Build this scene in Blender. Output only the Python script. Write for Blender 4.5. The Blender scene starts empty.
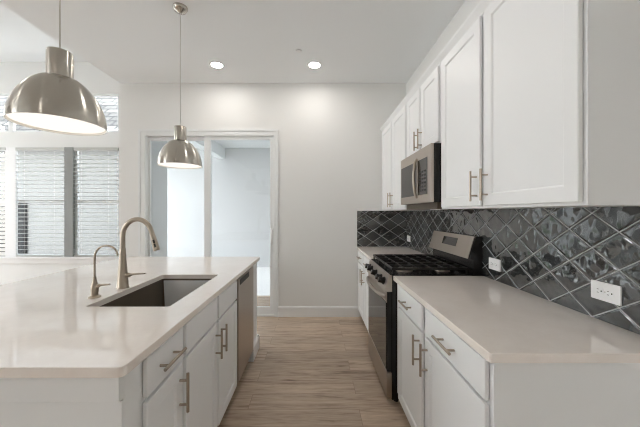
import bpy, bmesh, math
from mathutils import Vector, Matrix
PI = math.pi
SC = bpy.context.scene
COL = SC.collection

# ------------------------------------------------------------------ camera
F_PX = 287.0
cam_d = bpy.data.cameras.new('camera')
cam_d.sensor_width = 36.0
cam_d.lens = F_PX / 640.0 * 36.0
cam_d.shift_x = 5.5 / 640.0
cam_d.shift_y = -1.0 / 640.0
cam_d.clip_start = 0.02
cam = bpy.data.objects.new('camera', cam_d)
COL.objects.link(cam)
cam.location = (0, 0, 1.36)
cam.rotation_euler = (PI / 2, 0, 0)
SC.camera = cam

# ------------------------------------------------------------------ exposure, sky
SC.view_settings.view_transform = 'Standard'
SC.view_settings.look = 'None'
SC.view_settings.gamma = 1.0
SC.view_settings.use_curve_mapping = False
SC.view_settings.exposure = 0.16
DOWNLIGHT = 105.0        # radiance of the recessed lenses
LIVING_FILL = 80.0  # unseen living area lenses, added to brighten the room
PENDANT_GLOW = 1.05
SKY = 8.5

world = bpy.data.worlds.new('sky')
SC.world = world
world.use_nodes = True
wn = world.node_tree
wn.nodes.clear()
wo = wn.nodes.new('ShaderNodeOutputWorld')
wb = wn.nodes.new('ShaderNodeBackground')
wt = wn.nodes.new('ShaderNodeTexCoord')
ws = wn.nodes.new('ShaderNodeSeparateXYZ')
wr = wn.nodes.new('ShaderNodeValToRGB')
wr.color_ramp.elements[0].position = 0.0
wr.color_ramp.elements[0].color = (0.99, 0.985, 0.98, 1)
wr.color_ramp.elements[1].position = 0.8
wr.color_ramp.elements[1].color = (0.80, 0.89, 1.0, 1)
wn.links.new(wt.outputs['Generated'], ws.inputs[0])
wn.links.new(ws.outputs['Z'], wr.inputs[0])
wn.links.new(wr.outputs[0], wb.inputs[0])
wb.inputs[1].default_value = SKY
wn.links.new(wb.outputs[0], wo.inputs[0])
SC.cycles.use_denoising = True
SC.cycles.filter_width = 1.1
SC.cycles.max_bounces = 10
SC.cycles.diffuse_bounces = 6
SC.cycles.glossy_bounces = 5
SC.cycles.transparent_max_bounces = 12
SC.cycles.sample_clamp_indirect = 6.0


# ------------------------------------------------------------------ materials
def srgb(r, g, b):
    f = lambda c: (c / 255 / 12.92) if c / 255 <= 0.04045 else ((c / 255 + 0.055) / 1.055) ** 2.4
    return (f(r), f(g), f(b), 1.0)


def mat(name, color, rough=0.5, metal=0.0, spec=0.5, aniso=0.0, coat=0.0):
    m = bpy.data.materials.new(name)
    m.use_nodes = True
    p = m.node_tree.nodes['Principled BSDF']
    p.inputs['Base Color'].default_value = color
    p.inputs['Roughness'].default_value = rough
    p.inputs['Metallic'].default_value = metal
    p.inputs['Specular IOR Level'].default_value = spec
    p.inputs['Anisotropic'].default_value = aniso
    p.inputs['Coat Weight'].default_value = coat
    return m


def N(m, t, **kw):
    n = m.node_tree.nodes.new(t)
    for k, v in kw.items():
        setattr(n, k, v)
    return n


def L(m, a, b):
    m.node_tree.links.new(a, b)


def P(m):
    return m.node_tree.nodes['Principled BSDF']


def math_node(m, op, a, b=None):
    n = N(m, 'ShaderNodeMath', operation=op)
    for i, v in enumerate((a, b)):
        if v is None:
            continue
        if isinstance(v, (int, float)):
            n.inputs[i].default_value = v
        else:
            L(m, v, n.inputs[i])
    return n.outputs[0]


def paint(name, color, rough, bump=0.02, scale=220):
    m = mat(name, color, rough)
    tc = N(m, 'ShaderNodeTexCoord')
    no = N(m, 'ShaderNodeTexNoise')
    no.inputs['Scale'].default_value = scale
    b = N(m, 'ShaderNodeBump')
    b.inputs['Strength'].default_value = bump
    b.inputs['Distance'].default_value = 0.002
    L(m, tc.outputs['Object'], no.inputs['Vector'])
    L(m, no.outputs['Fac'], b.inputs['Height'])
    L(m, b.outputs['Normal'], P(m).inputs['Normal'])
    return m


M = {}
M['wall'] = paint('wall paint', srgb(234, 234, 232), 0.7, 0.10, 140)
M['ceiling'] = paint('ceiling paint', srgb(240, 242, 243), 0.85, 0.15, 120)
M['trim'] = paint('trim paint', srgb(238, 238, 238), 0.35, 0.02)
M['cabinet'] = paint('cabinet paint', srgb(235, 236, 236), 0.38, 0.02)
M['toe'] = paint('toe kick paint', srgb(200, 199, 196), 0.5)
M['nickel'] = mat('brushed nickel', srgb(174, 163, 149), 0.30, 1.0)
M['steel'] = mat('stainless steel', srgb(184, 175, 166), 0.30, 1.0, aniso=0.5)
M['sinksteel'] = mat('satin sink steel', srgb(102, 92, 80), 0.5, 0.5)
M['black'] = mat('black enamel', srgb(24, 23, 23), 0.25)
M['iron'] = mat('cast iron', srgb(22, 21, 20), 0.42)
M['blackglass'] = mat('black oven glass', srgb(20, 18, 17), 0.05, 0.0, 0.9)
M['plastic'] = mat('white plastic', srgb(240, 240, 240), 0.35)
M['slot'] = mat('dark slot', srgb(40, 40, 40), 0.6)
M['keygrey'] = mat('grey key legend', srgb(112, 108, 104), 0.5)
M['rubber'] = mat('black rubber', srgb(20, 20, 20), 0.5)
M['vinyl'] = mat('white vinyl frame', srgb(232, 234, 234), 0.4)
M['greyframe'] = mat('grey window frame', srgb(140, 142, 140), 0.5)
M['blind'] = mat('white blind slat', srgb(194, 194, 190), 0.5)
M['blindpale'] = mat('pale blind slat', srgb(236, 236, 233), 0.5)
M['cord'] = mat('pale cord', srgb(205, 203, 198), 0.5)
M['concrete'] = paint('patio concrete', srgb(232, 232, 230), 0.8, 0.3, 40)
M['extwall'] = paint('exterior white wall', srgb(194, 195, 195), 0.7, 0.1, 60)
M['stucco'] = paint('exterior grey stucco', srgb(196, 198, 198), 0.8, 0.2, 60)
M['soffit'] = paint('patio soffit', srgb(215, 218, 218), 0.7, 0.05, 60)
M['darkdoor'] = mat('dark charcoal paint', srgb(24, 25, 25), 0.8, 0.0, 0.2)


def wood_floor():
    m = mat('wood plank floor', (0.3, 0.2, 0.15, 1), 0.42)
    tc = N(m, 'ShaderNodeTexCoord')
    br = N(m, 'ShaderNodeTexBrick')
    br.offset = 0.37
    br.inputs['Scale'].default_value = 1.0
    br.inputs['Mortar Size'].default_value = 0.0014
    br.inputs['Mortar Smooth'].default_value = 0.1
    br.inputs['Brick Width'].default_value = 1.22
    br.inputs['Row Height'].default_value = 0.165
    br.inputs['Color1'].default_value = (0, 0, 0, 1)
    br.inputs['Color2'].default_value = (1, 1, 1, 1)
    br.inputs['Mortar'].default_value = (0.5, 0.5, 0.5, 1)
    L(m, tc.outputs['Object'], br.inputs['Vector'])
    # grain: long along X, shifted plank by plank
    mp = N(m, 'ShaderNodeMapping')
    mp.inputs['Scale'].default_value = (1.6, 17.0, 1.0)
    L(m, tc.outputs['Object'], mp.inputs['Vector'])
    add = N(m, 'ShaderNodeVectorMath', operation='ADD')
    L(m, mp.outputs[0], add.inputs[0])
    sc = N(m, 'ShaderNodeVectorMath', operation='SCALE')
    sc.inputs['Scale'].default_value = 37.0
    L(m, br.outputs['Color'], sc.inputs[0])
    L(m, sc.outputs[0], add.inputs[1])
    n1 = N(m, 'ShaderNodeTexNoise')
    n1.inputs['Scale'].default_value = 1.3
    n1.inputs['Detail'].default_value = 8
    n1.inputs['Roughness'].default_value = 0.62
    n1.inputs['Distortion'].default_value = 0.8
    L(m, add.outputs[0], n1.inputs['Vector'])
    n2 = N(m, 'ShaderNodeTexNoise')
    n2.inputs['Scale'].default_value = 6.0
    n2.inputs['Detail'].default_value = 6
    L(m, add.outputs[0], n2.inputs['Vector'])
    cr = N(m, 'ShaderNodeValToRGB')
    e = cr.color_ramp.elements
    e[0].position, e[0].color = 0.33, srgb(122, 102, 85)
    e[1].position, e[1].color = 0.66, srgb(206, 187, 166)
    k = e.new(0.47)
    k.color = srgb(180, 159, 139)
    mixf = N(m, 'ShaderNodeMix')
    mixf.inputs['Factor'].default_value = 0.3
    L(m, n1.outputs['Fac'], mixf.inputs['A'])
    L(m, n2.outputs['Fac'], mixf.inputs['B'])
    L(m, mixf.outputs['Result'], cr.inputs[0])
    hsv = N(m, 'ShaderNodeHueSaturation')
    L(m, cr.outputs[0], hsv.inputs['Color'])
    v = N(m, 'ShaderNodeMapRange')
    v.inputs['To Min'].default_value = 0.86
    v.inputs['To Max'].default_value = 1.12
    L(m, br.outputs['Color'], v.inputs['Value'])
    L(m, v.outputs[0], hsv.inputs['Value'])
    mx = N(m, 'ShaderNodeMix', data_type='RGBA')
    L(m, br.outputs['Fac'], mx.inputs['Factor'])
    L(m, hsv.outputs[0], mx.inputs['A'])
    mx.inputs['B'].default_value = srgb(142, 121, 103)
    L(m, mx.outputs['Result'], P(m).inputs['Base Color'])
    b = N(m, 'ShaderNodeBump')
    b.inputs['Strength'].default_value = 0.15
    b.inputs['Distance'].default_value = 0.002
    L(m, n2.outputs['Fac'], b.inputs['Height'])
    L(m, b.outputs[0], P(m).inputs['Normal'])
    return m


M['floor'] = wood_floor()


def quartz():
    m = mat('white quartz', srgb(228, 222, 216), 0.05, 0.0, 1.0)
    tc = N(m, 'ShaderNodeTexCoord')
    n = N(m, 'ShaderNodeTexNoise')
    n.inputs['Scale'].default_value = 9
    n.inputs['Detail'].default_value = 9
    n.inputs['Roughness'].default_value = 0.7
    L(m, tc.outputs['Object'], n.inputs['Vector'])
    cr = N(m, 'ShaderNodeValToRGB')
    e = cr.color_ramp.elements
    e[0].position, e[0].color = 0.3, srgb(235, 226, 218)
    e[1].position, e[1].color = 0.6, srgb(241, 233, 226)
    L(m, n.outputs['Fac'], cr.inputs[0])
    L(m, cr.outputs[0], P(m).inputs['Base Color'])
    return m


M['quartz'] = quartz()


def tile(name, axis, o_h, o_z, w=0.22, h=0.148):
    """Glazed rhombus tile with grout lines; axis is the horizontal coordinate of the wall."""
    m = mat(name, srgb(70, 76, 80), 0.06, 0.0, 1.0, coat=1.0)
    tc = N(m, 'ShaderNodeTexCoord')
    sp = N(m, 'ShaderNodeSeparateXYZ')
    geo = N(m, 'ShaderNodeNewGeometry')
    L(m, geo.outputs['Position'], sp.inputs[0])
    a = math_node(m, 'DIVIDE', math_node(m, 'SUBTRACT', sp.outputs[axis], o_h), w)
    z = math_node(m, 'DIVIDE', math_node(m, 'SUBTRACT', sp.outputs['Z'], o_z), h)
    u = math_node(m, 'ADD', a, z)
    v = math_node(m, 'SUBTRACT', a, z)

    def edge(t):
        fr = math_node(m, 'FRACT', t)
        return math_node(m, 'MINIMUM', fr, math_node(m, 'SUBTRACT', 1.0, fr))
    d = math_node(m, 'MINIMUM', edge(u), edge(v))
    g = N(m, 'ShaderNodeMapRange')
    g.inputs['From Min'].default_value = 0.014
    g.inputs['From Max'].default_value = 0.024
    L(m, d, g.inputs['Value'])
    cell = N(m, 'ShaderNodeCombineXYZ')
    L(m, math_node(m, 'FLOOR', u), cell.inputs[0])
    L(m, math_node(m, 'FLOOR', v), cell.inputs[1])
    wn_ = N(m, 'ShaderNodeTexWhiteNoise', noise_dimensions='3D')
    L(m, cell.outputs[0], wn_.inputs['Vector'])
    # colour: slate blue-grey glaze that varies tile by tile
    no = N(m, 'ShaderNodeTexNoise')
    no.inputs['Scale'].default_value = 14
    no.inputs['Detail'].default_value = 4
    L(m, geo.outputs['Position'], no.inputs['Vector'])
    f = math_node(m, 'ADD', math_node(m, 'MULTIPLY', wn_.outputs['Value'], 0.55), math_node(m, 'MULTIPLY', no.outputs['Fac'], 0.45))
    cr = N(m, 'ShaderNodeValToRGB')
    e = cr.color_ramp.elements
    e[0].position, e[0].color = 0.15, srgb(43, 43, 43)
    e[1].position, e[1].color = 0.85, srgb(68, 72, 73)
    L(m, f, cr.inputs[0])
    mx = N(m, 'ShaderNodeMix', data_type='RGBA')
    L(m, g.outputs[0], mx.inputs['Factor'])
    mx.inputs['A'].default_value = srgb(158, 160, 160)
    L(m, cr.outputs[0], mx.inputs['B'])
    L(m, mx.outputs['Result'], P(m).inputs['Base Color'])
    ro = N(m, 'ShaderNodeMapRange')
    ro.inputs['To Min'].default_value = 0.7
    ro.inputs['To Max'].default_value = 0.07
    L(m, g.outputs[0], ro.inputs['Value'])
    L(m, ro.outputs[0], P(m).inputs['Roughness'])
    # wavy hand made surface, offset for each tile, pillowed at its edges
    off = N(m, 'ShaderNodeVectorMath', operation='SCALE')
    off.inputs['Scale'].default_value = 9.0
    L(m, wn_.outputs['Color'], off.inputs[0])
    ad = N(m, 'ShaderNodeVectorMath', operation='ADD')
    L(m, geo.outputs['Position'], ad.inputs[0])
    L(m, off.outputs[0], ad.inputs[1])
    wv = N(m, 'ShaderNodeTexNoise')
    wv.inputs['Scale'].default_value = 11
    wv.inputs['Detail'].default_value = 1.5
    wv.inputs['Distortion'].default_value = 0.1
    L(m, ad.outputs[0], wv.inputs['Vector'])
    pl = N(m, 'ShaderNodeMapRange', interpolation_type='SMOOTHERSTEP')
    pl.inputs['From Max'].default_value = 0.10
    L(m, d, pl.inputs['Value'])
    ht = math_node(m, 'ADD', math_node(m, 'MULTIPLY', wv.outputs['Fac'], 0.0105), math_node(m, 'MULTIPLY', pl.outputs[0], 0.0018))
    b = N(m, 'ShaderNodeBump')
    b.inputs['Strength'].default_value = 1.0
    b.inputs['Distance'].default_value = 1.0
    L(m, ht, b.inputs['Height'])
    L(m, b.outputs[0], P(m).inputs['Normal'])
    L(m, b.outputs[0], P(m).inputs['Coat Normal'])
    return m


M['tile_side'] = tile('slate glazed rhombus tile, side', 'Y', 1.342, 1.135)
M['tile_back'] = tile('slate glazed rhombus tile, back', 'X', 0.651, 1.198)


def glass(name, tint=(0.965, 0.97, 0.97, 1)):
    m = bpy.data.materials.new(name)
    m.use_nodes = True
    t = m.node_tree
    t.nodes.clear()
    o = N(m, 'ShaderNodeOutputMaterial')
    tr = N(m, 'ShaderNodeBsdfTransparent')
    tr.inputs[0].default_value = tint
    gl = N(m, 'ShaderNodeBsdfGlossy')
    gl.inputs['Roughness'].default_value = 0.01
    lw = N(m, 'ShaderNodeLayerWeight')
    lw.inputs['Blend'].default_value = 0.5
    fr = N(m, 'ShaderNodeMath', operation='MULTIPLY_ADD')   # Schlick reflectance, the same from both sides
    L(m, math_node(m, 'POWER', lw.outputs['Facing'], 5.0), fr.inputs[0])
    fr.inputs[1].default_value = 0.96
    fr.inputs[2].default_value = 0.04
    mx = N(m, 'ShaderNodeMixShader')
    L(m, fr.outputs[0], mx.inputs[0])
    L(m, tr.outputs[0], mx.inputs[1])
    L(m, gl.outputs[0], mx.inputs[2])
    L(m, mx.outputs[0], o.inputs[0])
    return m


M['glass'] = glass('window glass')


def emit(name, color, strength):
    m = bpy.data.materials.new(name)
    m.use_nodes = True
    t = m.node_tree
    t.nodes.clear()
    o = N(m, 'ShaderNodeOutputMaterial')
    e = N(m, 'ShaderNodeEmission')
    e.inputs[0].default_value = color
    e.inputs[1].default_value = strength
    L(m, e.outputs[0], o.inputs[0])
    return m


M['downlight'] = emit('downlight lens', (1.0, 0.95, 0.90, 1), DOWNLIGHT)
M['livingfill'] = emit('living fill light lens', (1.0, 0.96, 0.92, 1), LIVING_FILL)
M['pendantlens'] = emit('pendant diffuser', (1.0, 0.93, 0.84, 1), PENDANT_GLOW)
M['shadewhite'] = mat('white enamel shade lining', srgb(240, 236, 228), 0.5)


def spun(name):
    m = mat(name, srgb(188, 183, 174), 0.22, 1.0, aniso=0.9)
    P(m).inputs['Anisotropic Rotation'].default_value = 0.25
    tg = N(m, 'ShaderNodeTangent', direction_type='RADIAL', axis='Z')
    L(m, tg.outputs[0], P(m).inputs['Tangent'])
    return m


M['spun'] = spun('spun brushed nickel')


def siding():
    m = mat('grey lap siding', srgb(100, 100, 97), 0.6)
    geo = N(m, 'ShaderNodeNewGeometry')
    sp = N(m, 'ShaderNodeSeparateXYZ')
    L(m, geo.outputs['Position'], sp.inputs[0])
    fr = math_node(m, 'FRACT', math_node(m, 'DIVIDE', sp.outputs['Z'], 0.18))
    b = N(m, 'ShaderNodeBump')
    b.inputs['Distance'].default_value = 0.004
    L(m, math_node(m, 'SUBTRACT', 1.0, fr), b.inputs['Height'])
    L(m, b.outputs[0], P(m).inputs['Normal'])
    return m


M['siding'] = siding()


def shingles():
    m = mat('pale grey shingle', srgb(190, 194, 198), 0.9)
    tc = N(m, 'ShaderNodeTexCoord')
    br = N(m, 'ShaderNodeTexBrick')
    br.inputs['Scale'].default_value = 1
    br.inputs['Brick Width'].default_value = 0.5
    br.inputs['Row Height'].default_value = 0.24
    br.inputs['Mortar Size'].default_value = 0.03
    br.inputs['Color1'].default_value = srgb(72, 70, 66)
    br.inputs['Color2'].default_value = srgb(118, 115, 109)
    br.inputs['Mortar'].default_value = srgb(26, 25, 24)
    L(m, tc.outputs['Object'], br.inputs['Vector'])
    L(m, br.outputs['Color'], P(m).inputs['Base Color'])
    return m


M['shingle'] = shingles()


def noisy(name, c1, c2, scale, rough=0.9):
    m = mat(name, c1, rough)
    tc = N(m, 'ShaderNodeTexCoord')
    n = N(m, 'ShaderNodeTexNoise')
    n.inputs['Scale'].default_value = scale
    n.inputs['Detail'].default_value = 6
    L(m, tc.outputs['Object'], n.inputs['Vector'])
    cr = N(m, 'ShaderNodeValToRGB')
    cr.color_ramp.elements[0].position, cr.color_ramp.elements[0].color = 0.35, c1
    cr.color_ramp.elements[1].position, cr.color_ramp.elements[1].color = 0.65, c2
    L(m, n.outputs['Fac'], cr.inputs[0])
    L(m, cr.outputs[0], P(m).inputs['Base Color'])
    return m


M['gravel'] = noisy('pale gravel ground', srgb(200, 197, 191), srgb(222, 219, 213), 14)
M['leaf'] = noisy('shrub leaves', srgb(52, 84, 40), srgb(98, 130, 66), 25)

# ------------------------------------------------------------------ mesh builder
WORLD = {}


class MB:
    def __init__(self):
        self.bm = bmesh.new()

    def box(self, x0, x1, y0, y1, z0, z1, bev=0.0, seg=2):
        x0, x1 = min(x0, x1), max(x0, x1)
        y0, y1 = min(y0, y1), max(y0, y1)
        z0, z1 = min(z0, z1), max(z0, z1)
        r = bmesh.ops.create_cube(self.bm, size=1.0)
        vs = r['verts']
        for v in vs:
            v.co = Vector(((x0 + x1) / 2 + v.co.x * (x1 - x0), (y0 + y1) / 2 + v.co.y * (y1 - y0), (z0 + z1) / 2 + v.co.z * (z1 - z0)))
        if bev > 0:
            es = list({e for v in vs for e in v.link_edges})
            bmesh.ops.bevel(self.bm, geom=es, offset=bev, segments=seg, affect='EDGES', profile=0.5)
        return self

    def prism(self, pts, axis, a0, a1):
        """Extrude the 2-D polygon PTS along AXIS ('x': pts are (y,z); 'y': (x,z); 'z': (x,y))."""
        mk = {'x': lambda p, a: (a, p[0], p[1]), 'y': lambda p, a: (p[0], a, p[1]), 'z': lambda p, a: (p[0], p[1], a)}[axis]
        A = [self.bm.verts.new(mk(p, a0)) for p in pts]
        B = [self.bm.verts.new(mk(p, a1)) for p in pts]
        n = len(pts)
        self.bm.faces.new(A)
        self.bm.faces.new(B[::-1])
        for i in range(n):
            self.bm.faces.new((A[i], A[(i + 1) % n], B[(i + 1) % n], B[i]))
        return self

    def tube(self, pts, r, n=14, cap=True, flat=None):
        pts = [Vector(p) for p in pts]
        rs = r if isinstance(r, (list, tuple)) else [r] * len(pts)
        rings = []
        up = None
        for i, p in enumerate(pts):
            t = (pts[min(i + 1, len(pts) - 1)] - pts[max(i - 1, 0)]).normalized()
            if up is None:
                ref = Vector((0, 0, 1)) if abs(t.z) < 0.9 else Vector((0, 1, 0))
                up = (ref - t * ref.dot(t)).normalized()
            else:
                up = (up - t * up.dot(t)).normalized()
            s = t.cross(up)
            ring = []
            for k in range(n):
                a = 2 * PI * k / n
                ring.append(self.bm.verts.new(p + (up * math.cos(a) + s * math.sin(a)) * rs[i]))
            rings.append(ring)
        for i in range(len(rings) - 1):
            for k in range(n):
                f = self.bm.faces.new((rings[i][k], rings[i][(k + 1) % n], rings[i + 1][(k + 1) % n], rings[i + 1][k]))
                f.smooth = True
        if cap:
            self.bm.faces.new(rings[0][::-1])
            self.bm.faces.new(rings[-1])
        return self

    def lathe(self, prof, c, n=48, axis=(0, 0, 1), smooth=True):
        """Revolve PROF [(radius, height)] about AXIS through C."""
        c = Vector(c)
        q = Vector((0, 0, 1)).rotation_difference(Vector(axis).normalized())
        rings = []
        for (r, z) in prof:
            if r < 1e-6:
                rings.append([self.bm.verts.new(c + q @ Vector((0, 0, z)))])
            else:
                rings.append([self.bm.verts.new(c + q @ Vector((r * math.cos(2 * PI * k / n), r * math.sin(2 * PI * k / n), z))) for k in range(n)])
        for i in range(len(rings) - 1):
            a, b = rings[i], rings[i + 1]
            for k in range(n):
                k2 = (k + 1) % n
                if len(a) == 1 and len(b) == 1:
                    continue
                if len(a) == 1:
                    f = self.bm.faces.new((a[0], b[k2], b[k]))
                elif len(b) == 1:
                    f = self.bm.faces.new((a[k], a[k2], b[0]))
                else:
                    f = self.bm.faces.new((a[k], a[k2], b[k2], b[k]))
                f.smooth = smooth
        return self

    def build(self, name, m, parent=None, at=None, sharp=math.radians(40)):
        bm = self.bm
        bmesh.ops.recalc_face_normals(bm, faces=bm.faces[:])
        if parent is not None:
            base = WORLD[parent.name]
        elif at is not None:
            base = Vector(at)
        else:
            xs = [v.co for v in bm.verts]
            base = Vector(((min(v.x for v in xs) + max(v.x for v in xs)) / 2, (min(v.y for v in xs) + max(v.y for v in xs)) / 2, min(v.z for v in xs)))
        for v in bm.verts:
            v.co -= base
        for e in bm.edges:
            if len(e.link_faces) == 2 and e.calc_face_angle(0) > sharp:
                e.smooth = False
        me = bpy.data.meshes.new(name)
        bm.to_mesh(me)
        bm.free()
        me.materials.append(m)
        o = bpy.data.objects.new(name, me)
        COL.objects.link(o)
        if parent is not None:
            o.parent = parent
        else:
            o.location = base
        WORLD[o.name] = base
        return o


def tag(o, label=None, cat=None, group=None, kind=None):
    if label:
        o['label'] = label
    if cat:
        o['category'] = cat
    if group:
        o['group'] = group
    if kind:
        o['kind'] = kind
    return o


def thing(name, loc, label, cat, group=None):
    o = bpy.data.objects.new(name, None)
    o.empty_display_size = 0.1
    COL.objects.link(o)
    o.location = loc
    WORLD[o.name] = Vector(loc)
    return tag(o, label, cat, group)


def struct(o, label, cat):
    return tag(o, label, cat, kind='structure')


def quad(bm, a, b, c, d):
    bm.faces.new([bm.verts.new(p) for p in (a, b, c, d)])


# ------------------------------------------------------------------ room
XR = 1.20            # right wall
YB = 3.75            # kitchen back wall
YL = 4.60            # living room window wall
XC = -2.54           # corner where the kitchen wall ends
XL = -7.0
YF = -3.6
HK, HL = 3.05, 3.772

struct(MB().box(XL - 0.1, XR + 0.1, YF - 0.1, YL + 0.1, -0.1, 0.0).build('floor', M['floor']), 'light brown wood plank floor', 'floor')
struct(MB().box(XC, XR + 0.1, YF - 0.1, YB + 0.12, HK, HK + 0.1).build('ceiling', M['ceiling']), 'flat white kitchen ceiling with recessed lights', 'ceiling')
struct(MB().box(XL - 0.1, XC, YF - 0.1, YL + 0.12, HL, HL + 0.1).build('ceiling_living', M['ceiling']), 'higher white ceiling of the living area', 'ceiling')
struct(MB().box(XC, XC + 0.12, YF, YL, HK + 0.1, HL + 0.1).build('trim_fascia', M['wall']), 'white drop between the two ceiling heights', 'fascia')

DX0, DX1, DZ = -2.28, -0.485, 2.43     # sliding door opening
b = MB()
b.box(XC, DX0, YB, YB + 0.12, 0, HK)
b.box(DX1, XR + 0.1, YB, YB + 0.12, 0, HK)
b.box(DX0, DX1, YB, YB + 0.12, DZ, HK)
struct(b.build('wall_back', M['wall']), 'plain white kitchen end wall around the sliding door', 'wall')
struct(MB().box(XR, XR + 0.1, YF - 0.1, YB, 0, HK).build('wall_right', M['wall']), 'white wall behind the cabinet run', 'wall')
# short return wall between kitchen and living room window wall
b = MB()
b.box(XC, XC + 0.12, YB + 0.12, YL + 0.12, 0, HL)
struct(b.build('wall_return', M['stucco']), 'grey outer side wall seen through the sliding door', 'wall')

WX = [(-5.70, -4.93), (-4.85, -3.985), (-3.85, -3.135)]
WZ0, WZ1, TZ0, TZ1 = 0.655, 2.40, 2.645, 3.265
b = MB()
b.box(XL, WX[0][0], YL, YL + 0.06, 0, HL)
b.box(WX[2][1], XC, YL, YL + 0.06, 0, HL)
b.box(WX[0][0], WX[2][1], YL, YL + 0.06, 0, WZ0)
b.box(WX[0][0], WX[2][1], YL, YL + 0.06, WZ1, TZ0)
b.box(WX[0][0], WX[2][1], YL, YL + 0.06, TZ1, HL)
b.box(WX[0][1], WX[1][0], YL, YL + 0.06, WZ0, WZ1)
struct(b.build('wall_living', M['wall']), 'white living room wall around the windows', 'wall')

# left and rear walls of the room; unseen left windows added for daylight
LW = [(-2.9, -1.0), (2.65, 4.35)]
b = MB()
ys = [YF] + [v for w in LW for v in w] + [YL]
for i in range(0, len(ys), 2):
    b.box(XL - 0.12, XL, ys[i], ys[i + 1], 0, HL)
for (a0, a1) in LW:
    b.box(XL - 0.12, XL, a0, a1, 0, 0.2)
    b.box(XL - 0.12, XL, a0, a1, 3.4, HL)
struct(b.build('wall_left', M['wall']), 'white far side wall of the living area with windows added for daylight', 'wall')
FW = []
b = MB()
xs = [XL - 0.12] + [v for w in FW for v in w] + [XR]
for i in range(0, len(xs), 2):
    b.box(xs[i], xs[i + 1], YF - 0.12, YF, 0, HL)
for (a0, a1) in FW:
    b.box(a0, a1, YF - 0.12, YF, 0, 0.5)
    b.box(a0, a1, YF - 0.12, YF, 2.7, HL)
struct(b.build('wall_front', M['wall']), 'white wall behind the viewpoint', 'wall')

wi = 4
for (a0, a1) in LW:
    f = MB()
    for (p0, p1, q0, q1) in ((a0, a1, 0.2, 0.26), (a0, a1, 3.34, 3.4), (a0, a0 + .06, .26, 3.34), (a1 - .06, a1, .26, 3.34)):
        f.box(XL - 0.10, XL - 0.04, p0, p1, q0, q1)
    o = struct(f.build('window_%d' % wi, M['vinyl']), 'unseen white framed window added in the far side wall for daylight', 'window')
    MB().box(XL - 0.075, XL - 0.07, a0 + .05, a1 - .05, .25, 3.35).build('pane', M['glass'], o)
    wi += 1
for (a0, a1) in FW:
    f = MB()
    for (p0, p1, q0, q1) in ((a0, a1, 0.5, 0.56), (a0, a1, 2.64, 2.7), (a0, a0 + .06, .56, 2.64), (a1 - .06, a1, .56, 2.64)):
        f.box(p0, p1, YF - 0.10, YF - 0.04, q0, q1)
    o = struct(f.build('window_%d' % wi, M['vinyl']), 'white framed window behind the viewpoint', 'window')
    MB().box(a0 + .05, a1 - .05, YF - 0.075, YF - 0.07, .55, 2.65).build('pane', M['glass'], o)
    wi += 1


def baseboard(name, x0, x1, y0, y1, axis, label):
    b = MB()
    t = 0.014
    if axis == 'x':      # runs along x, face at y0 side
        b.prism([(y1, 0), (y0, 0), (y0, .115), (y0 + .004, .128), (y1 - .004, .138), (y1, .138)], 'x', x0, x1)
    else:
        b.prism([(x1, 0), (x0, 0), (x0, .115), (x0 + .004, .128), (x1 - .004, .138), (x1, .138)], 'y', y0, y1)
    return struct(b.build(name, M['trim']), label, 'baseboard')


baseboard('baseboard_back', DX1 + 0.012, 0.576, YB - 0.015, YB, 'x', 'white baseboard along the end wall')
baseboard('baseboard_corner', XC, DX0 - 0.012, YB - 0.015, YB, 'x', 'short white baseboard left of the sliding door')
baseboard('baseboard_living', XL, XC, YL - 0.015, YL, 'x', 'white baseboard under the living room windows')

# ------------------------------------------------------------------ sliding patio door
y0, y1 = YB - 0.012, YB + 0.11
fr = MB()
fr.box(DX0, DX0 + 0.075, y0, y1, 0.0, DZ, .003)
fr.box(DX1 - 0.05, DX1, y0, y1, 0.0, DZ, .003)
fr.box(DX0 + .075, DX1 - .05, y0, y1, DZ - 0.07, DZ, .003)
fr.box(DX0 + .075, DX1 - .05, y0 + .01, y1, 0.0, 0.03, .003)
# thin raised lip round the opening
fr.box(DX0 - 0.012, DX1 + 0.012, y0 - .008, y0 + .012, DZ - .012, DZ + 0.012, .002)
fr.box(DX0 - 0.012, DX0 + 0.012, y0 - .008, y0 + .012, 0, DZ - .012, .002)
fr.box(DX1 - 0.012, DX1 + 0.012, y0 - .008, y0 + .012, 0, DZ - .012, .002)
door = struct(fr.build('door_1', M['vinyl']), 'white framed sliding glass patio door', 'door')


def sash(name, x0, x1, ya, yb, z0, z1, sl, sr, top, bot, parent):
    s = MB()
    s.box(x0, x0 + sl, ya, yb, z0, z1, .003)
    s.box(x1 - sr, x1, ya, yb, z0, z1, .003)
    s.box(x0 + sl, x1 - sr, ya, yb, z1 - top, z1, .003)
    s.box(x0 + sl, x1 - sr, ya, yb, z0, z0 + bot, .003)
    o = s.build(name, M['vinyl'], parent)
    ym = (ya + yb) / 2
    MB().box(x0 + sl - .005, x1 - sr + .005, ym - .004, ym + .004, z0 + bot - .005, z1 - top + .005).build('pane', M['glass'], o)
    return o


sash('fixed_panel', DX0 + .076, -1.385, YB + .056, YB + .096, .031, DZ - .071, .022, .05, .045, .09, door)
mv = sash('sliding_panel', -1.445, DX1 - .051, YB + .006, YB + .046, .031, DZ - .071, .085, .045, .045, .09, door)
h = MB()
hx = DX1 - .075
h.box(hx - .014, hx + .014, YB - .008, YB + .006, .93, 1.15, .004)
h.tube([(hx, YB - .006, .95), (hx, YB - .035, .965), (hx - .004, YB - .045, 1.0), (hx - .004, YB - .045, 1.08), (hx, YB - .035, 1.115), (hx, YB - .006, 1.13)], .008, 10)
h.build('door_handle', M['plastic'], door)

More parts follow.
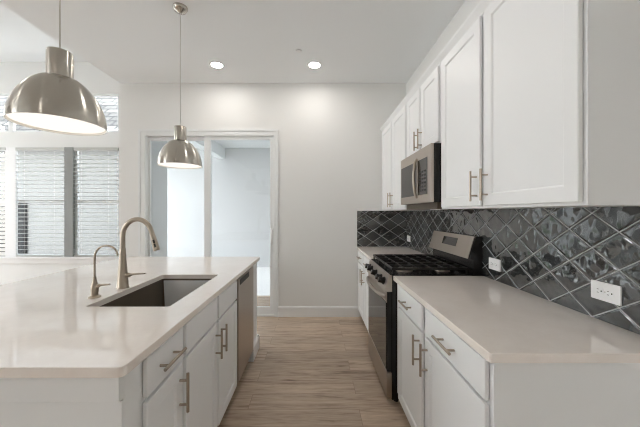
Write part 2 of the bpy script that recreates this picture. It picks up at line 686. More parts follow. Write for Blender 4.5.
# ------------------------------------------------------------------ living room windows, transom, sill
for i, (a0, a1) in enumerate(WX):
    f = MB()
    t = .028
    ya, yb = YL + .022, YL + .06
    for (p0, p1, q0, q1) in ((a0, a1, WZ0, WZ0 + t), (a0, a1, WZ1 - t, WZ1), (a0, a0 + t, WZ0 + t, WZ1 - t), (a1 - t, a1, WZ0 + t, WZ1 - t)):
        f.box(p0, p1, ya, yb, q0, q1)
    zm = (WZ0 + WZ1) / 2
    f.box(a0 + t, a1 - t, ya + .01, yb - .01, zm - .018, zm + .018)
    lab = ['far left living room window with closed pale blind', 'living room window nearest the grey mullion on its left side', 'living room window between grey mullion and the wall corner'][i]
    o = struct(f.build('window_%d' % (i + 1), M['vinyl']), lab, 'window')
    MB().box(a0 + t - .004, a1 - t + .004, YL + .040, YL + .046, WZ0 + t - .004, WZ1 - t + .004).build('pane', M['glass'], o)
struct(MB().box(WX[1][1], WX[2][0], YL - .030, YL + .06, WZ0, WZ1).build('trim_mullion', M['greyframe']), 'grey mullion post between two living room windows', 'mullion')
f = MB()
t = .03
a0, a1 = WX[0][0], WX[2][1]
for (p0, p1, q0, q1) in ((a0, a1, TZ0, TZ0 + t), (a0, a1, TZ1 - t, TZ1), (a0, a0 + t, TZ0 + t, TZ1 - t), (a1 - t, a1, TZ0 + t, TZ1 - t), (-4.93, -4.85, TZ0 + t, TZ1 - t)):
    f.box(p0, p1, YL + .022, YL + .06, q0, q1)
o = struct(f.build('window_9', M['vinyl']), 'wide transom window above the living room windows', 'window')
MB().box(a0 + t - .004, a1 - t + .004, YL + .040, YL + .046, TZ0 + t - .004, TZ1 - t + .004).build('pane', M['glass'], o)
b = MB()
b.box(a0 - .05, a1 + .03, YL - .045, YL, WZ0 - .03, WZ0 - .001, .005)
b.box(a0 - .03, a1 + .01, YL - .016, YL, WZ0 - .11, WZ0 - .03, .003)
struct(b.build('trim_sill', M['trim']), 'white window sill and apron under the living room windows', 'sill')


tag(MB().box(-4.945, -4.775, YL - .014, YL + .02, WZ0, WZ1).build('trim_casing', M['trim']), 'white casing post left of the open blinds', 'casing', kind='structure')


def blind(a0, a1, tilt, label, m_='blind'):
    r = thing('window_blind', ((a0 + a1) / 2, YL + .02, WZ0), label, 'blind', 'blinds in the living room windows')
    MB().box(a0 + .006, a1 - .006, YL - .024, YL + .014, WZ1 - .05, WZ1 - .002, .003).build('headrail', M['blind'], r)
    s = MB()
    z = WZ0 + .045
    hw = .027
    c, sn = math.cos(tilt), math.sin(tilt)
    while z < WZ1 - .065:
        yc = YL - .006
        th = .0015
        p = [(-hw, 0), (0, .003), (hw, 0), (hw, -th), (0, .003 - th), (-hw, -th)]
        # room side edge raised by the tilt
        q = [(yc + u * c + v * sn, z - u * sn + v * c) for u, v in p]
        s.prism(q, 'x', a0 + .008, a1 - .008)
        z += .0655
    s.build('slats', M[m_], r)
    MB().box(a0 + .008, a1 - .008, YL - .020, YL + .008, WZ0 + .002, WZ0 + .02, .003).build('bottom_rail', M['blind'], r)
    k = MB()
    for fx in (.2, .8):
        x = a0 + (a1 - a0) * fx
        k.tube([(x, YL - .031, WZ0 + .02), (x, YL - .031, WZ1 - .05)], .0012, 6)
    k.build('ladder_cord', M['cord'], r)
    return r


blind(*WX[0], math.radians(80), 'closed pale slat blind at the far left edge, left of the open blinds', 'blindpale')
blind(-4.778, WX[1][1], math.radians(12), 'white slat blind with the dark doorway showing through its left side')
blind(*WX[2], math.radians(12), 'white slat blind between the grey mullion and the kitchen wall corner')

# ------------------------------------------------------------------ outdoors
struct(MB().box(-30, 20, -25, 40, -0.35, -0.12).build('ground', M['gravel']), 'pale bare ground outside', 'ground')
struct(MB().box(XC + .12, 2.2, YB + .12, 7.45, -0.12, -0.03).build('patio_floor', M['concrete']), 'concrete floor of the covered patio', 'patio floor')
struct(MB().box(XC + .12, 2.3, YB + .12, YL + .12, 3.0, 3.12).box(XC + .12, 2.3, YL + .12, 7.45, 3.0, 3.12).box(-5.2, XC + .12, 6.05, 7.45, 3.0, 3.12).build('ceiling_patio', M['soffit']), 'pale soffit of the covered patio, with an unseen added extension cutting sky light', 'ceiling')  # leftmost box is unseen roof added to keep sky light off the wall
struct(MB().box(-3.85, 2.3, 7.3, 7.45, -0.12, 3.0).build('wall_patio', M['extwall']), 'white end wall of the covered patio', 'wall')
struct(MB().box(2.2, 2.35, YB + .12, 7.3, -0.12, 3.0).build('wall_patio_side', M['extwall']), 'white side wall of the covered patio', 'wall')
struct(MB().box(-2.46, -2.28, YL + .12, 7.3, 2.72, 3.0).build('beam_patio', M['soffit']), 'white beam along the open side of the patio', 'beam')

nh = thing('neighbour_house', (-7, 9.4, -0.12), 'white sided house with pale shingle roof seen through the living room windows', 'house')
MB().box(-16, -2.9, 9.0, 12.0, -0.12, 3.5).build('wall', M['siding'], nh)
MB().prism([(8.5, 3.42), (8.5, 3.55), (13.0, 7.6), (17.5, 3.55), (17.5, 3.42), (13.0, 7.45)], 'x', -16.3, -2.6).build('roof', M['shingle'], nh)
MB().box(-9.9, -9.0, 8.94, 9.0, -0.12, 1.66, .004).build('dark_door', M['darkdoor'], nh)

import random
random.seed(4)


def shrub(x, y, r, hgt, label):
    b = MB()
    for k in range(420):
        th, ph = random.uniform(0, 2 * PI), math.acos(random.uniform(-.6, 1))
        rr = r * random.uniform(.65, 1.0)
        c = Vector((x + rr * math.sin(ph) * math.cos(th), y + rr * math.sin(ph) * math.sin(th), -.12 + hgt * .45 + hgt * .5 * math.cos(ph)))
        d1 = Vector((random.gauss(0, 1), random.gauss(0, 1), random.gauss(0, 1))).normalized() * .07
        d2 = d1.cross(Vector((random.gauss(0, 1), random.gauss(0, 1), random.gauss(0, 1)))).normalized() * .03
        quad(b.bm, c - d1, c + d2, c + d1, c - d2)
    rt = thing('garden_shrub', (x, y, -.12), label, 'shrub', 'shrubs by the neighbouring house')
    o = b.build('foliage', M['leaf'], rt)
    s = MB()
    s.tube([(x, y, -.14), (x, y, hgt * .6)], [.03, .012], 8)
    s.build('stem', M['darkdoor'], rt)


shrub(-5.0, 8.3, .36, .9, 'green shrub beyond the patio, nearer the living room')
shrub(-4.15, 8.1, .36, 1.05, 'green shrub beyond the patio, nearer the patio wall')

# ------------------------------------------------------------------ cabinet parts
def shaker(bm, s, xf, xb, y0, y1, z0, z1, rail=.055, rec=.008):
    """Shaker door in the plane x = XF (front), back at XB; S is the sign of the outward normal."""
    xr = xf - s * rec
    e = .0025
    def ring(x, d):
        return [bm.verts.new((x, a, c)) for a, c in ((y0 + d, z0 + d), (y1 - d, z0 + d), (y1 - d, z1 - d), (y0 + d, z1 - d))]
    R = [ring(xb, 0), ring(xf - s * e, 0), ring(xf, e), ring(xf, rail), ring(xf - s * .002, rail + .003), ring(xr, rail + .008)]
    for a, c in zip(R, R[1:]):
        for k in range(4):
            bm.faces.new((a[k], a[(k + 1) % 4], c[(k + 1) % 4], c[k]))
    bm.faces.new(R[0])
    bm.faces.new(R[-1])


def pull(parent, s, xface, y, z, length, vertical, mat_=None):
    """Bar pull standing 34 mm off the face x = XFACE."""
    b = MB()
    off = .034
    x = xface + s * off
    r = .0062
    hl = length / 2
    if vertical:
        b.tube([(x, y, z - hl), (x, y, z + hl)], r, 12)
        posts = [(y, z - hl * .62), (y, z + hl * .62)]
    else:
        b.tube([(x, y - hl, z), (x, y + hl, z)], r, 12)
        posts = [(y - hl * .62, z), (y + hl * .62, z)]
    for (py, pz) in posts:
        b.tube([(xface - s * .001, py, pz), (x, py, pz)], .0048, 10)
    return b.build('handle', M['nickel'], parent)


def door_part(root, s, xf, y0, y1, z0, z1, hy, hz, hl=.16):
    b = MB()
    shaker(b.bm, s, xf, xf - s * .0150, y0, y1, z0, z1)
    d = b.build('door', M['cabinet'], root)
    if hy is not None:
        pull(d, s, xf, hy, hz, hl, True)
    return d


def drawer_part(root, s, xf, y0, y1, z0, z1, handle=True, name='drawer', hl=.16):
    d = MB().box(xf - s * .0150, xf, y0, y1, z0, z1, .003).build(name, M['cabinet'], root)
    if handle:
        pull(d, s, xf, (y0 + y1) / 2, (z0 + z1) / 2, hl, False)
    return d


ZB = 0.883      # cabinet top under the slab
# ---- right base cabinets
XF, XD = .580, .561

def base_right(name, y0, y1, label, spans, near_end):
    r = thing(name, ((XF + 1.19) / 2, (y0 + y1) / 2, 0), label, 'cabinet', 'base cabinets on the right')
    MB().box(XF, 1.189, y0, y1, .10, ZB, .0015).build('body', M['cabinet'], r)
    MB().box(XF + .07, 1.189, y0 + .001, y1 - .001, 0, .10).build('toe_kick', M['toe'], r)
    n = len(spans)
    for i, (a0, a1) in enumerate(spans):
        drawer_part(r, -1, XD, a0, a1, .74, .874)
        hy = a1 - .03 if i == 0 else a0 + .03
        door_part(r, -1, XD, a0, a1, .112, .725, hy, .625)
    return r


nearc = base_right('base_cabinet', .932, 2.012, 'white base cabinet in the right foreground, this side of the range', [(.945, 1.458), (1.506, 1.93)], True)
MB().box(XF - .004, 1.189, .922, .932, 0.0, ZB).build('end_panel', M['cabinet'], nearc)
base_right('base_cabinet', 2.74, 3.735, 'narrow white base cabinet beyond the range, against the end wall', [(2.79, 3.25), (3.29, 3.70)], False)


def slab(name, outline, holes, z0, z1, label, group=None):
    bm = bmesh.new()
    loops = []
    for lp in [outline] + holes:
        vs = [bm.verts.new((x, y, z1)) for x, y in lp]
        es = [bm.edges.new((vs[i], vs[(i + 1) % len(vs)])) for i in range(len(vs))]
        loops.append((vs, es))
    bmesh.ops.triangle_fill(bm, use_beauty=True, edges=[e for _, es in loops for e in es])
    top = bm.faces[:]
    ret = bmesh.ops.duplicate(bm, geom=bm.verts[:] + bm.edges[:] + bm.faces[:])
    vm = ret['vert_map']
    for v0 in [v for vs, _ in loops for v in vs]:
        vm[v0].co.z = z0
    for vs, _ in loops:
        for i in range(len(vs)):
            a, c = vs[i], vs[(i + 1) % len(vs)]
            bm.faces.new((a, c, vm[c], vm[a]))
    mb = MB()
    mb.bm.free()
    mb.bm = bm
    bmesh.ops.recalc_face_normals(bm, faces=bm.faces[:])
    # eased top edge
    es = [e for e in bm.edges if len(e.link_faces) == 2 and all(abs(v.co.z - z1) < 1e-6 for v in e.verts) and e.calc_face_angle(0) > .7]
    bmesh.ops.bevel(bm, geom=es, offset=.0025, segments=2, affect='EDGES', profile=.5)
    return tag(mb.build(name, M['quartz']), label, 'countertop', group)


def rounded(x0, x1, y0, y1, r, n=6):
    """Rectangle with the radii r = (x0y0, x1y0, x1y1, x0y1)."""
    pts = []
    for (cx, cy, rr, a) in ((x0, y0, r[0], PI), (x1, y0, r[1], 1.5 * PI), (x1, y1, r[2], 0), (x0, y1, r[3], .5 * PI)):
        if rr <= 0:
            pts.append((cx, cy))
            continue
        ox = cx + rr if cx == x0 else cx - rr
        oy = cy + rr if cy == y0 else cy - rr
        for k in range(n + 1):
            t = a + PI / 2 * k / n
            pts.append((ox + rr * math.cos(t), oy + rr * math.sin(t)))
    return pts


slab('countertop', rounded(.555, 1.19, .907, 2.02, (.006, 0, 0, 0)), [], .884, .914, 'white quartz countertop in the right foreground, this side of the range')
slab('countertop', rounded(.555, 1.19, 2.735, 3.741, (0, 0, 0, 0)), [], .884, .914, 'short white quartz countertop between the range and the end wall')

# ---- backsplash
struct(MB().box(1.191, 1.20, .86, 3.742, .90, 1.40).build('wall_tile_side', M['tile_side']), 'dark slate rhombus tile along the right wall', 'backsplash')
struct(MB().box(.556, 1.191, 3.742, 3.75, .915, 1.382).build('wall_tile_back', M['tile_back']), 'dark slate rhombus tile on the end wall', 'backsplash')

# ---- upper cabinets
UX, UD = .886, .867
UZ0, UZ1 = 1.383, 2.405

def upper(y0, y1, z0, spans, label, hz, ret=False):
    r = thing('wall_cabinet', ((UX + 1.19) / 2, (y0 + y1) / 2, z0), label, 'cabinet', 'wall cabinets on the right')
    MB().box(UX, 1.189, y0, y1, z0, UZ1, .0015).build('body', M['cabinet'], r)
    for i, (a0, a1) in enumerate(spans):
        hy = a1 - .028 if i == 0 else a0 + .028
        door_part(r, -1, UD, a0, a1, z0 + .012, 2.392, hy, hz)
    c = MB()
    yy0 = y0 - .03 if ret else y0
    c.prism([(1.189, 2.40), (UX - .004, 2.40), (UX - .008, 2.408), (UX - .03, 2.436), (UX - .034, 2.448), (1.189, 2.448)], 'y', yy0, y1)
    c.build('crown_moulding', M['cabinet'], r)
    return r


upper(.930, 1.997, UZ0, [(.944, 1.467), (1.508, 1.966)], 'large white wall cabinet in the right foreground, this side of the microwave', 1.50, True)
upper(1.998, 2.722, 1.85, [(2.02, 2.345), (2.375, 2.70)], 'short white wall cabinet above the microwave', 1.955)
upper(2.723, 3.745, UZ0, [(2.745, 3.20), (3.24, 3.70)], 'white wall cabinet beyond the microwave, against the end wall', 1.50)

# ------------------------------------------------------------------ gas range
RY0, RY1 = 2.028, 2.728
rg = thing('gas_range', (.85, (RY0 + RY1) / 2, 0), 'stainless and black gas range between the two right countertops', 'range')
b = MB()
b.box(.547, 1.186, RY0, RY1, .035, .905, .002)
for (fx, fy) in ((.59, RY0 + .05), (.59, RY1 - .05), (1.14, RY0 + .05), (1.14, RY1 - .05)):
    b.tube([(fx, fy, 0), (fx, fy, .04)], .018, 12)
b.build('body', M['black'], rg)
ct = MB().box(.535, 1.115, RY0, RY1, .905, .920, .003).build('cooktop', M['black'], rg)
MB().prism([(.548, .918), (.528, .918), (.497, .80), (.548, .80)], 'y', RY0, RY1).build('control_panel', M['steel'], rg)
nrm = Vector((-.967, 0, .254))
for ky in (2.11, 2.205, 2.378, 2.551, 2.646):
    c = Vector((.5125, ky, .859))
    k = MB()
    k.lathe([(0.028, -.004), (.029, .004), (.027, .010), (.0, .010)], c, 24, nrm)
    k.lathe([(.0225, .008), (.0215, .040), (.019, .044), (0, .044)], c, 24, nrm)
    kn = k.build('knob', M['black'], rg)
dr = MB().box(.513, .548, RY0 + .003, RY1 - .003, .232, .795, .003).build('oven_door', M['black'], rg)
MB().box(.508, .514, RY0 + .004, RY1 - .004, .722, .793, .0015).build('top_band', M['steel'], dr)
MB().box(.509, .514, RY0 + .02, RY1 - .02, .245, .718, .001).build('window', M['blackglass'], dr)
hp = []
for k in range(17):
    t = k / 16
    yy = RY0 + .035 + t * (RY1 - RY0 - .07)
    bow = math.sin(PI * t) ** .6
    hp.append((.508 - .046 * bow, yy, .757))
MB().tube([(.510, hp[0][1], .757)] + hp[1:-1] + [(.510, hp[-1][1], .757)], .0125, 12).build('handle', M['steel'], dr)
v = MB()
for k in range(7):
    v.box(.5065, .5085, RY0 + .0042, RY0 + .014, .727 + k * .0085, .731 + k * .0085)
v.build('vent_slots', M['slot'], dr)
MB().box(.511, .548, RY0 + .003, RY1 - .003, .045, .222, .004).build('drawer', M['steel'], rg)
# backguard
bg = MB()
bg.prism([(1.187, .906), (1.118, .906), (1.128, 1.022), (1.094, 1.033), (1.142, 1.188), (1.187, 1.188)], 'y', RY0, RY1)
bgo = bg.build('backguard', M['black'], rg)
fp = Vector((1.092, 0, 1.030))
ft = Vector((1.139, 0, 1.188))
tn = Vector((-(ft.z - fp.z), 0, ft.x - fp.x)).normalized()

def face_plate(u0, u1, y0, y1, d0, d1):
    pts = []
    for u, d in ((u0, d0), (u1, d0), (u1, d1), (u0, d1)):
        p = fp.lerp(ft, u) + tn * d
        pts.append((p.x, p.z))
    return MB().prism(pts, 'y', y0, y1)


face_plate(.0, 1.0, RY0 + .012, RY1, .0, .005).build('face_plate', M['steel'], bgo)
face_plate(.40, .80, 2.25, 2.49, .005, .007).build('display', M['blackglass'], bgo)
# burners
for (bx, by, br) in ((.68, 2.18, .048), (.97, 2.18, .040), (.825, 2.378, .055), (.68, 2.58, .048), (.97, 2.58, .036)):
    q = MB()
    q.lathe([(br + .016, .9195), (br + .012, .926), (br, .928), (br, .934), (0, .934)], (bx, by, 0), 32)
    bo = q.build('burner', M['steel'], rg)
    MB().lathe([(br - .004, .934), (br - .002, .938), (br - .006, .944), (0, .945)], (bx, by, 0), 32).build('burner_cap', M['iron'], bo)
# three cast iron grates
gw = (RY1 - RY0 - .03) / 3
for i in range(3):
    ya = RY0 + .015 + i * gw + .003
    yb = ya + gw - .006
    xa, xb = .552, 1.098
    g = MB()
    z0, z1 = .948, .966
    w = .011
    g.box(xa, xb, ya, ya + w, z0, z1, .003, 1)
    g.box(xa, xb, yb - w, yb, z0, z1, .003, 1)
    for xx in (xa, xb - w):
        g.box(xx, xx + w, ya, yb, z0, z1, .003, 1)
    for xx in (.64, .735, .83, .925, 1.015):
        g.box(xx - w / 2, xx + w / 2, ya, yb, z0 + .002, z1 + .002, .003, 1)
    ym = (ya + yb) / 2
    g.box(xa, xb, ym - w / 2, ym + w / 2, z0 + .002, z1 + .002, .003, 1)
    for xx in (xa + .004, .82, xb - w - .004):
        for yy in (ya, yb - w):
            g.box(xx, xx + w, yy, yy + w, .920, z0 + .004)
    g.build('grate', M['iron'], rg)

# ------------------------------------------------------------------ microwave
MY0, MY1 = 2.012, 2.718
mw = thing('microwave_oven', (1.0, (MY0 + MY1) / 2, 1.43), 'stainless over-the-range microwave hung above the gas range', 'microwave')
MB().box(.838, 1.186, MY0, MY1, 1.432, 1.848, .003).build('body', M['black'], mw)
MB().box(.87, 1.185, MY0 + .02, MY1 - .005, 1.385, 1.432).build('vent_base', M['sinksteel'], mw)
md = MB()
md.box(.816, .838, MY0, MY1, 1.432, 1.848, .004)
mdo = md.build('front_frame', M['steel'], mw)
MB().box(.813, .817, 2.30, MY1 - .03, 1.495, 1.765, .0015).build('window', M['blackglass'], mw)
MB().box(.813, .817, 2.075, 2.262, 1.495, 1.765, .0015).build('keypad', M['blackglass'], mw)
kp = MB()
for i in range(3):
    for j in range(6):
        kp.box(.8122, .8132, 2.10 + i * .048, 2.13 + i * .048, 1.52 + j * .028, 1.535 + j * .028)
kp.build('key_lettering', M['slot'], mw)
hpts = []
for k in range(13):
    t = k / 12
    hpts.append((.815 - .026 * math.sin(PI * t) ** .45, 2.283, 1.475 + t * .31))
MB().tube(hpts, .011, 12).build('handle', M['nickel'], mw)
MB().box(.9, .98, 2.10, 2.24, 1.381, 1.386).build('cooktop_lamp_lens', M['plastic'], mw)

# ------------------------------------------------------------------ outlets on the tile
def outlet(yc, zc, label):
    r = thing('wall_outlet', (1.191, yc, zc - .04), label, 'outlet', 'outlets in the tile backsplash')
    MB().box(1.1845, 1.1912, yc - .06, yc + .06, zc - .038, zc + .038, .002).build('cover_plate', M['plastic'], r)
    for s in (-1, 1):
        cy = yc + s * .021
        q = MB()
        q.prism(rounded(cy - .016, cy + .016, zc - .0165, zc + .0165, (.008,) * 4, 4), 'x', 1.1832, 1.1850)
        ro = q.build('receptacle', M['plastic'], r)
        k = MB()
        k.box(1.1826, 1.1834, cy + .0035, cy + .0105, zc - .0085, zc - .0062)
        k.box(1.1826, 1.1834, cy + .0035, cy + .0105, zc + .0052, zc + .0075)
        k.box(1.1826, 1.1834, cy - .010, cy - .0055, zc - .003, zc + .003)
        k.build('slot', M['slot'], ro)
    MB().lathe([(.003, -.0004), (.003, .001), (0, .001)], (1.1845, yc, zc), 12, (-1, 0, 0)).build('screw', M['cord'], r)


outlet(1.171, 1.035, 'white outlet in the tile at the right edge of the near counter')
outlet(1.893, 1.018, 'white outlet in the tile just this side of the range backguard')
outlet(3.62, 1.03, 'small white outlet in the tile beyond the range, by the end wall')

# ------------------------------------------------------------------ island
IX, ID = -.577, -.558
IB = -1.60

def island_unit(name, y0, y1, label, group='island cabinets'):
    r = thing(name, ((IX + IB) / 2, (y0 + y1) / 2, 0), label, 'cabinet', group)
    return r


ic = island_unit('island_cabinet', .862, 1.232, 'narrow white island cabinet at the near end, one drawer over one door')
MB().box(IX, IX - .58, .8738, 1.232, .10, ZB).build('body', M['cabinet'], ic)
MB().box(IX - .07, IX - .57, .875, 1.231, 0, .10).build('toe_kick', M['toe'], ic)
drawer_part(ic, 1, ID, .957, 1.218, .74, .874)
door_part(ic, 1, ID, .957, 1.218, .112, .725, 1.188, .615)
sk = island_unit('sink_cabinet', 1.234, 2.082, 'wide white island cabinet under the sink with two doors')
b = MB()                       # open box round the basin
b.box(IX, IX - .018, 1.234, 2.082, .10, ZB)
b.box(IX - .56, IX - .58, 1.234, 2.082, .10, ZB)
b.box(IX - .018, IX - .56, 1.234, 1.25, .10, .87)
b.box(IX - .018, IX - .56, 2.066, 2.082, .10, .87)
b.box(IX - .018, IX - .56, 1.25, 2.066, .10, .118)
b.build('body', M['cabinet'], sk)
MB().box(IX - .07, IX - .57, 1.235, 2.081, 0, .10).build('toe_kick', M['toe'], sk)
for (a0, a1, hy) in ((1.25, 1.652, 1.622), (1.68, 2.07, 1.71)):
    drawer_part(sk, 1, ID, a0, a1, .74, .874, False, 'false_drawer_front')
    door_part(sk, 1, ID, a0, a1, .112, .725, hy, .615)

dw = thing('dishwasher', (IX - .29, 2.35, 0), 'stainless dishwasher built into the island past the sink', 'dishwasher')
MB().box(IX - .003, IX - .56, 2.088, 2.606, .10, .872).build('tub', M['black'], dw)
dd = MB().box(IX - .002, -.553, 2.092, 2.602, .115, .872, .004).build('door', M['steel'], dw)
MB().box(-.5535, -.5505, 2.13, 2.42, .822, .864, .0008).build('pocket_handle', M['rubber'], dd)
MB().box(IX - .06, IX - .55, 2.09, 2.604, 0, .10).build('toe_kick', M['black'], dw)

ep = thing('island_end_post', (-1.08, 2.75, 0), 'white island end panel with base moulding past the dishwasher', 'end panel')
b = MB()
b.box(IX, IB, 2.615, 2.875, 0, ZB, .002)
b.build('panel', M['cabinet'], ep)
b = MB()
b.prism([(IX - .001, 0), (IX + .022, 0), (IX + .022, .11), (IX + .005, .138), (IX - .001, .138)], 'y', 2.612, 2.893)
b.prism([(2.874, 0), (2.893, 0), (2.893, .11), (2.88, .135), (2.874, .135)], 'x', IB, IX + .022)
b.build('base_moulding', M['trim'], ep)

np_ = thing('island_cladding', (-1.08, .86, 0), 'white island end panel facing the viewer under the countertop', 'end panel')
MB().box(IX, IB, .859, .8735, 0, .796, .0008).box(IX, IB, .866, .8735, .796, .800).build('panel', M['cabinet'], np_)
MB().box(IX, IB, .846, .8735, .800, ZB, .0008).build('apron', M['cabinet'], np_)
MB().box(IX, IB, .846, .859, 0, .13, .002).build('base_moulding', M['cabinet'], np_)
tag(MB().box(IB, IB - .02, .859, 2.875, 0, ZB, .001).build('island_back_panel', M['cabinet']), 'white back panel of the island on its seating side', 'panel')

SX0, SX1, SY0, SY1 = -1.089, -.690, 1.362, 2.065
hole = rounded(SX0, SX1, SY0, SY1, (.012,) * 4, 3)
slab('island_countertop', rounded(-1.93, -.550, .826, 2.902, (.03, .022, .012, .03)), [hole], .884, .914, 'large white quartz island countertop with the sink cut into it')

# ---- sink
sr = thing('kitchen_sink', ((SX0 + SX1) / 2, (SY0 + SY1) / 2, .66), 'undermounted single bowl steel sink set into the island countertop', 'sink')
o_ = .006
bm = bmesh.new()
def loop(x0, x1, y0, y1, z, r=.02):
    return [bm.verts.new((x, y, z)) for x, y in rounded(x0, x1, y0, y1, (r,) * 4, 5)]
a = loop(SX0 - .022, SX1 + .022, SY0 - .022, SY1 + .022, .8820, .03)
a2 = loop(SX0 - o_, SX1 + o_, SY0 - o_, SY1 + o_, .8820)
c = loop(SX0 - o_ + .003, SX1 + o_ - .003, SY0 - o_ + .003, SY1 + o_ - .003, .680)
d = loop(SX0 + .012, SX1 - .012, SY0 + .012, SY1 - .012, .665)
for p, q in ((a, a2), (a2, c), (c, d)):
    for k in range(len(p)):
        bm.faces.new((p[k], p[(k + 1) % len(p)], q[(k + 1) % len(q)], q[k]))
bm.faces.new(d)
mb = MB()
mb.bm.free()
mb.bm = bm
bowl = mb.build('basin', M['sinksteel'], sr)
md_ = bowl.modifiers.new('thickness', 'SOLIDIFY')
md_.thickness = -.0015
MB().lathe([(.045, .0), (.043, .003), (.03, .002), (0, .0015)], ((SX0 + SX1) / 2, (SY0 + SY1) / 2, .666), 32).build('drain', M['nickel'], sr)

# ---- pull-down faucet
fx, fy, fz = -1.136, 1.70, .914
ff = thing('kitchen_faucet', (fx, fy, fz), 'tall gooseneck pull-down faucet beside the island sink', 'faucet')
MB().lathe([(0, 0), (.034, 0), (.034, .006), (.031, .010), (.0285, .05), (.024, .11), (.019, .17), (.0165, .215), (.0155, .235), (0, .235)], (fx, fy, fz), 32).build('body', M['nickel'], ff)
pts = [(fx, fy, fz + .23), (fx, fy, fz + .26), (fx, fy, fz + .295)]
R_ = .087
cx, cz = fx + R_, fz + .305
for k in range(0, 15):
    t = PI - k / 14 * (PI - math.radians(18))
    pts.append((cx + R_ * math.cos(t), fy, cz + R_ * math.sin(t) * 1.16))
ex, ez = pts[-1][0], pts[-1][2]
dx, dz = math.sin(math.radians(16)), -math.cos(math.radians(16))
pts.append((ex + dx * .02, fy, ez + dz * .02))
MB().tube(pts, .0138, 18).build('spout', M['nickel'], ff)
sx, sz = pts[-1][0], pts[-1][2]
hd = MB().tube([(sx, fy, sz), (sx + dx * .03, fy, sz + dz * .03), (sx + dx * .09, fy, sz + dz * .09), (sx + dx * .10, fy, sz + dz * .10)], [.0145, .0165, .0185, .017], 18).build('spray_head', M['nickel'], ff)
b = MB()
for (t0, t1) in ((.035, .055), (.058, .080)):
    bx0, bz0 = sx + dx * t0, sz + dz * t0
    bx1, bz1 = sx + dx * t1, sz + dz * t1
    n1 = Vector((-dz, 0, dx)) * .3 + Vector((0, -1, 0))
    n1.normalize()
    b.tube([Vector((bx0, fy, bz0)) + n1 * .0135, Vector((bx1, fy, bz1)) + n1 * .0145], .0062, 10)
b.build('button', M['rubber'], hd)
hb = MB()
hb.tube([(fx + .015, fy, fz + .075), (fx + .045, fy - .003, fz + .078), (fx + .052, fy - .004, fz + .079)], [.014, .013, .009], 16)
hb.tube([(fx + .048, fy - .003, fz + .079), (fx + .085, fy - .006, fz + .084), (fx + .142, fy - .01, fz + .088)], [.0075, .006, .005], 12)
hb.build('handle', M['nickel'], ff)

# ---- small filtered water faucet
gx, gy, gz = -1.157, 1.51, .914
gf = thing('filter_faucet', (gx, gy, gz), 'small slim water filter faucet nearest the viewer beside the sink', 'faucet')
MB().lathe([(0, 0), (.029, 0), (.029, .004), (.026, .008), (.018, .011), (.0165, .02), (.019, .04), (.019, .055), (.013, .075), (.009, .095), (.008, .11), (0, .11)], (gx, gy, gz), 28).build('body', M['nickel'], gf)
pts = [(gx, gy, gz + .10), (gx, gy, gz + .16), (gx, gy, gz + .205)]
R2 = .062
for k in range(0, 15):
    t = PI - k / 14 * (PI - math.radians(28))
    pts.append((gx + R2 + R2 * math.cos(t), gy, gz + .21 + R2 * math.sin(t)))
e = pts[-1]
pts.append((e[0] + .006, gy, e[2] - .02))
MB().tube(pts, .0052, 12).build('spout', M['nickel'], gf)
hb = MB()
hb.tube([(gx + .008, gy, gz + .058), (gx + .028, gy, gz + .064), (gx + .034, gy, gz + .066)], [.009, .0085, .006], 12)
hb.tube([(gx + .03, gy, gz + .065), (gx + .080, gy, gz + .068)], [.006, .005], 10)
hb.build('handle', M['nickel'], gf)

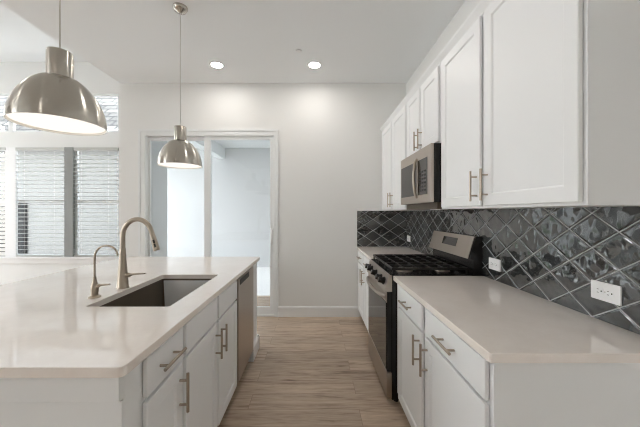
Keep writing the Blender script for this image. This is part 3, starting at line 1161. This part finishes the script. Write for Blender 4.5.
# ------------------------------------------------------------------ pendants
def pendant(x, y, zr, label):
    r = thing('pendant_lamp', (x, y, zr), label, 'pendant lamp', 'pendant lamps over the island')
    R, H = .170, .229
    prof = []
    NECK = .200
    nz = 22
    for k in range(nz + 1):
        z = NECK * k / nz
        prof.append((max(.046, R * (1 - (z / H) ** 2.0) ** .60), z))
    outer = [(R - .004, .0), (R, .0)] + prof[1:] + [(.046, NECK + .002)]
    inner = [(rr - .003, z - .002 if z > .004 else z) for rr, z in prof[1:][::-1]] + [(R - .004, 0)]
    MB().lathe([(p[0], p[1] + zr) for p in outer], (x, y, 0), 72).build('shade', M['spun'], r)
    MB().lathe([(p[0], p[1] + zr) for p in [(.0, .195)] + inner[:]], (x, y, 0), 72).build('shade_lining', M['shadewhite'], r)
    MB().lathe([(.0, zr + .012), (R - .008, zr + .012), (R - .008, zr + .009), (0, zr + .009)], (x, y, 0), 64).build('diffuser', M['pendantlens'], r)
    MB().lathe([(p[0], p[1] + zr) for p in [(.040, .200), (.040, .207), (.0465, .208), (.047, .214), (.047, .319), (.045, .323), (0, .323)]], (x, y, 0), 48).build('socket', M['spun'], r)
    MB().tube([(x, y, zr + .321), (x, y, HK - .03)], .0028, 8).build('cord', M['cord'], r)
    MB().lathe([(0, HK - .052), (.012, HK - .052), (.016, HK - .046), (.045, HK - .032), (.057, HK - .012), (.058, HK), (0, HK)], (x, y, 0), 40).build('canopy', M['spun'], r)
    return r


pendant(-1.122, 1.265, 1.743, 'large looking brushed nickel dome pendant over the near end of the island')
pendant(-1.106, 2.365, 1.743, 'smaller looking brushed nickel dome pendant in front of the sliding door')

# ------------------------------------------------------------------ recessed lights
def downlight(x, y, z, label, m='downlight', group='recessed ceiling lights'):
    r = thing('recessed_light', (x, y, z - .01), label, 'ceiling light', group)
    MB().lathe([(.060, z - .001), (.062, z - .006), (.080, z - .005), (.084, z), ], (x, y, 0), 40).build('trim_ring', M['trim'], r)
    MB().lathe([(.061, z - .0045), (0, z - .0045)], (x, y, 0), 40).build('lens', M[m], r)


downlight(-1.117, 3.285, HK, 'recessed ceiling light on the left, before the sliding door')
downlight(0.0, 3.285, HK, 'recessed ceiling light over the aisle, before the blank end wall')
KIT = 'recessed kitchen lights behind the visible pair'
for (x, y) in ((0, 1.75), (-1.117, -1.6)):
    downlight(x, y, HK, 'recessed kitchen ceiling light nearer than the visible pair', 'downlight', KIT)
LIV = 'unseen living area lights added as fill'
for (x, y) in ((-4.0, 2.6), (-5.6, 2.6), (-4.0, 0.2), (-5.6, .2)):  # added out of view as fill light
    downlight(x, y, HL, 'unseen recessed fill light added in the higher living area ceiling', 'livingfill', LIV)
# sprinkler cap
tag(MB().lathe([(0, HK - .009), (.028, HK - .008), (.032, HK - .003), (.032, HK), (0, HK)], (-.165, 3.0, 0), 28).build('sprinkler_cap', M['trim']), 'small round white sprinkler cap on the ceiling', 'sprinkler')
